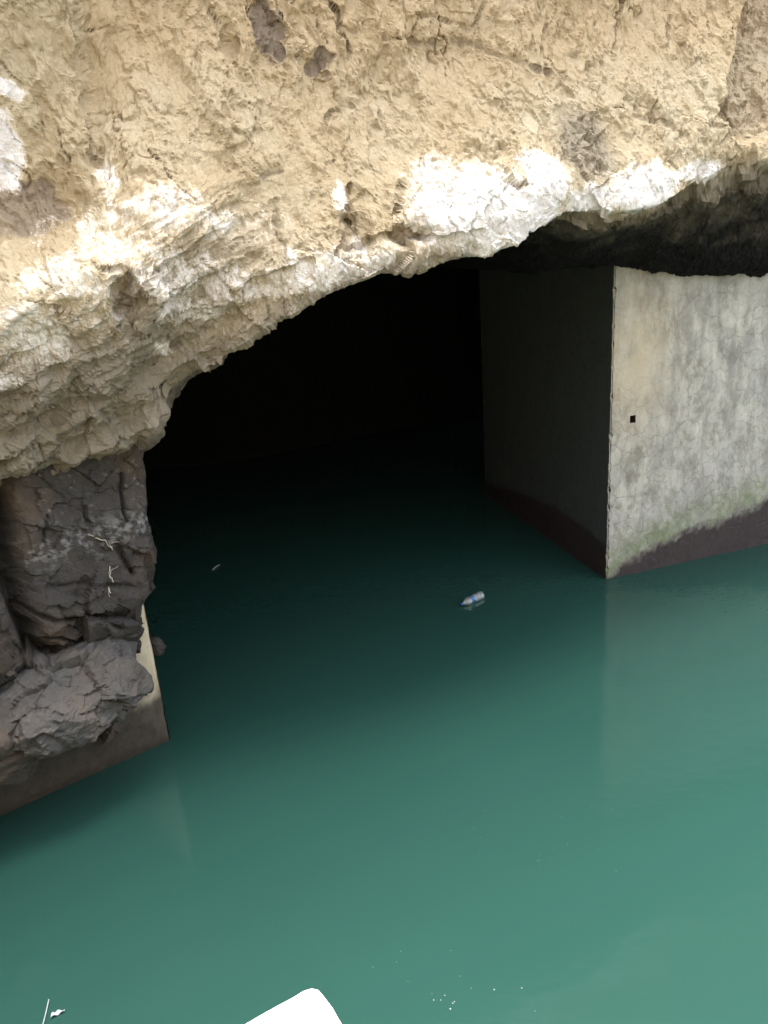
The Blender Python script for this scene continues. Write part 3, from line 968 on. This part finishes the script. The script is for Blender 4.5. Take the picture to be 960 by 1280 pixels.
bc_a, bc_z = lpt(82, 868, 0.30)
bc = L0 + DL * bc_a + NL * 0.22 + ZUP * bc_z
til = math.radians(12)
AX = [DL * math.cos(til) + ZUP * math.sin(til), NL, -DL * math.sin(til) + ZUP * math.cos(til)]
V, T = boulder_mesh('boulder', bc, AX, (0.62, 0.46, 0.36), 5, 17, 6, 0.060, 2.8)
zr_ = np.zeros(len(V))
o = link('boulder_foot', raw_mesh('boulder_foot', V - base_loc, T, dict(pale=zr_ + 0.12, dirt_shade=zr_), False), M_PILLAR, pillar)
o['label'] = 'pale grey broken boulder jutting out at the foot of the pillar'
V, T = boulder_mesh('boulder', bc - DL * 0.95 + NL * 0.05 - ZUP * 0.12, AX, (0.62, 0.40, 0.55), 9, 22, 5, 0.06, 2.6)
zr_ = np.zeros(len(V))
link('boulder_foot', raw_mesh('boulder_foot', V - base_loc, T, dict(pale=zr_ + 0.04, dirt_shade=zr_), False), M_PILLAR, pillar)

# knobs of rock poking out beside the plinth edge
for px, py, rad, sd_ in [(183, 731, 0.055, 3), (196, 806, 0.060, 6)]:
    a, z = lpt(px, py, -0.12)
    c = L0 + DL * a - NL * 0.12 + ZUP * z
    V, T = boulder_mesh('knob', c, AX, (rad, rad * 2.2, rad), sd_, 14, 4, 0.012, 9.0)
    zr_ = np.zeros(len(V))
    link('rock_knob', raw_mesh('rock_knob', V - base_loc, T, dict(pale=zr_, dirt_shade=zr_)), M_PILLAR, pillar)


# thin pale roots clinging to the pillar
def tube(path, radii, seg=6):
    path = np.array(path, float)
    n = len(path)
    t = np.gradient(path, axis=0)
    t /= np.linalg.norm(t, axis=1)[:, None]
    up = np.array([0.3, 0.2, 1.0])
    V = []
    for p, d, r in zip(path, t, radii):
        x = np.cross(d, up if abs(d @ up) < 1.0 else np.array([1.0, 0, 0]))
        x /= np.linalg.norm(x)
        y = np.cross(d, x)
        for k in range(seg):
            an = 2 * math.pi * k / seg
            V.append(p + r * (math.cos(an) * x + math.sin(an) * y))
    return np.array(V), grid_quads(n, seg, True)


M_ROOT = plain('pale_root', (0.42, 0.38, 0.31), 0.8)
flatP = Pw.reshape(-1, 3)
flatA = A.ravel()
flatZ = Zp.ravel()
flatW = Wn.ravel()


def on_pillar(px, py):
    d = ray(px, py)
    d = d / np.linalg.norm(d)
    v = flatP - CAM
    tt_ = v @ d
    off = np.linalg.norm(v - tt_[:, None] * d, axis=1)
    ok = off < 0.02
    if not ok.any():
        ok = off < off.min() + 0.01
    i = np.argmin(np.where(ok, tt_, 99))
    return CAM + d * (tt_[i] - 0.006)


rrand = random.Random(4)
for pts in [[(120, 673), (132, 676), (141, 688), (136, 679), (152, 676)], [(137, 708), (138, 722), (142, 728), (136, 716), (150, 704)], [(138, 742), (136, 734), (137, 750)], [(118, 671), (108, 668)]]:
    path = []
    for (x0, y0), (x1, y1) in zip(pts[:-1], pts[1:]):
        for k in range(5):
            t = k / 5
            path.append(on_pillar(x0 + (x1 - x0) * t + rrand.uniform(-1, 1), y0 + (y1 - y0) * t + rrand.uniform(-1, 1)))
    path = np.array(path)
    V, Qd = tube(path, np.linspace(0.0038, 0.0015, len(path)))
    link('root', raw_mesh('root', V - base_loc, Qd), M_ROOT, pillar)

# ------------------------------------------------------------------ floating bottle
b0, b1 = on_water(575.5, 756, 0.03), on_water(603, 743, 0.03)
ax = b1 - b0
blen = float(np.linalg.norm(ax))
ax /= blen
sd2 = np.cross(ZUP, ax)
BR = 0.047
bottle = empty('plastic_bottle', (b0 + b1) / 2, label='clear crumpled plastic bottle with blue cap and band floating on the water', category='bottle')
bl0 = np.array(bottle.location)
m, nt, b = mat('clear_plastic')
b.inputs['Base Color'].default_value = (0.80, 0.88, 0.90, 1)
b.inputs['Roughness'].default_value = 0.12
b.inputs['Transmission Weight'].default_value = 0.82
b.inputs['IOR'].default_value = 1.4
nt.links.new(bump(nt, noise_node(nt, objco(nt), 45, 4, 0.6), 0.8, 0.02), b.inputs['Normal'])
M_PET = m
M_BLUE = plain('blue_plastic', (0.008, 0.035, 0.18), 0.35)
M_LABEL = plain('blue_label_film', (0.04, 0.15, 0.42), 0.4)


def lathe(profile, seg=28, crumple=0.0, seed=0):
    V = []
    for t, r in profile:
        for k in range(seg):
            an = 2 * math.pi * k / seg
            p = ax * (t * blen) + (math.cos(an) * sd2 + math.sin(an) * ZUP) * r
            V.append(p)
    V = np.array(V)
    if crumple:
        cen = np.repeat(np.array([t for t, _ in profile]), seg)[:, None] * ax * blen
        rel = V - cen
        V = cen + rel * (1 + crumple * fbm(V, 22.0, 3, seed))[:, None]
    return V + b0 - bl0, grid_quads(len(profile), seg, True)


pr = [(0.10, .013), (0.13, .013), (0.17, .018), (0.22, .030), (0.27, .040), (0.33, .046), (0.40, .046), (0.45, .040), (0.50, .036), (0.54, .036), (0.59, .041), (0.64, .047),
      (0.69, .045), (0.74, .047), (0.79, .045), (0.84, .047), (0.89, .045), (0.94, .047), (0.975, .043), (0.985, .030), (0.97, .010), (0.97, .001)]
V, Qd = lathe(pr, 28, 0.22, 3)
link('body', raw_mesh('bottle_body', V, Qd), M_PET, bottle)
V, Qd = lathe([(0.0, .001), (0.0, .0145), (0.01, .016), (0.09, .016), (0.10, .0145), (0.10, .012)], 20)
link('cap', raw_mesh('bottle_cap', V, Qd), M_BLUE, bottle)
V, Qd = lathe([(0.45, .043), (0.48, .041), (0.52, .0395), (0.56, .041)], 28, 0.20, 3)
link('label_band', raw_mesh('bottle_label', V, Qd), M_LABEL, bottle)

# ------------------------------------------------------------------ litter and specks
M_WHITE = plain('white_plastic', (0.42, 0.45, 0.46), 0.4, Transmission_Weight=0.3)
a, c = on_water(49, 1296, 0.012), on_water(61, 1250, 0.012)
mid = (a + c) / 2
V, Qd = tube([a + (c - a) * t + np.array([0.004 * math.sin(3 * t), 0, 0.004 * math.sin(2 * t)]) for t in np.linspace(0, 1, 9)], [0.003] * 9, 8)
st = link('drinking_straw', raw_mesh('drinking_straw', V - mid, Qd), M_WHITE, label='thin white straw floating at the bottom left of the water', category='straw')
st.location = mid
c0 = on_water(73, 1267, 0.004)
n = 14
u = np.linspace(-1, 1, n)
U, Vv = np.meshgrid(u, u)
taper = (1 - 0.45 * (U + 1) / 2 * 1.6)
ux = CX - ZUP * CX[2]
ux /= np.linalg.norm(ux)
uy = np.cross(ZUP, ux)
sh = U[..., None] * ux * 0.032 + (Vv * 0.018 * np.clip(taper, .15, 1) + 0.012 * U)[..., None] * uy
sh[..., 2] += 0.008 + 0.007 * np.sin(5 * U + 2 * Vv) * (1 - 0.3 * U)
me = raw_mesh('plastic_scrap', sh, grid_quads(n, n))
sp = link('plastic_scrap', me, M_WHITE, label='small crumpled white plastic scrap floating beside the straw', category='litter')
sp.location = c0
md = sp.modifiers.new('thickness', 'SOLIDIFY')
md.thickness = 0.002
a, c = on_water(266, 712, 0.008), on_water(275, 706, 0.008)
mid = (a + c) / 2
V, Qd = tube([a + (c - a) * t + np.array([0, 0, 0.01 * math.sin(3 * t)]) for t in np.linspace(0, 1, 7)], [0.008, .008, .007, .007, .006, .005, .004], 6)
tw = link('twig', raw_mesh('twig', V - mid, Qd), M_ROOT, label='tiny pale twig afloat in the dark water left of the bottle', category='twig')
tw.location = mid
# foam flecks
rg = np.random.RandomState(3)
fv, ft = [], []
spots = [(542, 1250), (551, 1250), (556, 1244), (566, 1254), (568, 1252), (563, 1261), (618, 1237), (652, 1235), (540, 1242), (563, 1188), (771, 1036), (765, 1025), (764, 1012), (740, 1008),
         (607, 1013), (675, 1075), (692, 1062), (658, 953), (712, 1006), (727, 1078), (750, 1062), (622, 1002), (650, 1008), (660, 1003), (575, 1220), (700, 1060)]
for i in range(22):
    spots.append((rg.uniform(520, 800), rg.uniform(990, 1100)) if i < 16 else (rg.uniform(380, 700), rg.uniform(1180, 1279)))
for i, (x, y) in enumerate(spots):
    p = on_water(x, y, 0.003)
    rr = rg.uniform(0.003, 0.005) if i < 8 else rg.uniform(0.001, 0.0025)
    k0 = len(fv)
    for k in range(8):
        fv.append(p + rr * rg.uniform(.7, 1.2) * np.array([math.cos(k * math.pi / 4), math.sin(k * math.pi / 4), 0]))
    fv.append(p + np.array([0, 0, rr * 0.6]))
    for k in range(8):
        ft.append((k0 + k, k0 + (k + 1) % 8, k0 + 8))
link('foam_flecks', raw_mesh('foam_flecks', np.array(fv), np.array(ft)), plain('foam', (0.22, 0.27, 0.24), 0.6), kind='stuff',
     label='scattered tiny white foam flecks on the green water', category='foam')

# ------------------------------------------------------------------ white stone block at the bottom edge
ZT = 0.55
ol = [on_water(x, y, ZT)[:2] for x, y in [(300, 1281), (322, 1269), (345, 1256), (366, 1244), (380, 1236), (390, 1233), (399, 1235), (406, 1243), (416, 1258), (424, 1271), (432, 1284)]]
da, db = ol[0] - ol[1], ol[-1] - ol[-2]
da, db = da / np.linalg.norm(da), db / np.linalg.norm(db)
ol = [ol[0] + da * t for t in (0.45, 0.3, 0.15)] + ol + [ol[-1] + db * t for t in (0.1, 0.2, 0.3, 0.4)]
ol += [ol[-1] + (ol[0] - ol[-1]) * t for t in (0.2, 0.4, 0.6, 0.8)]
ol = np.array(ol)
cen = ol.mean(0)
rings = []
for z, k in [(-0.4, 1.02), (0.0, 1.01), (0.3, 1.0), (ZT - 0.05, 1.0), (ZT - 0.02, 0.992), (ZT - 0.004, 0.97), (ZT, 0.93), (ZT + 0.004, 0.6), (ZT + 0.004, 0.25), (ZT + 0.004, 0.01)]:
    p2 = cen + (ol - cen) * k
    rings.append(np.concatenate([p2, np.full((len(p2), 1), z)], 1))
V = np.array(rings)
V = V + 0.006 * np.stack([fbm(V, 9, 3, 2.0), fbm(V, 9, 3, 5.0), fbm(V, 9, 3, 9.0)], -1)
T = grid_quads(V.shape[0], V.shape[1], True)
V = V.reshape(-1, 3)
kc = V.mean(0) * np.array([1, 1, 0])
sb = link('stone_block', raw_mesh('stone_block', V - kc, T), plain('whitewashed_stone', (0.82, 0.81, 0.79), 0.8), label='bright white stone block rising from the water at the bottom edge', category='stone block')
sb.location = kc
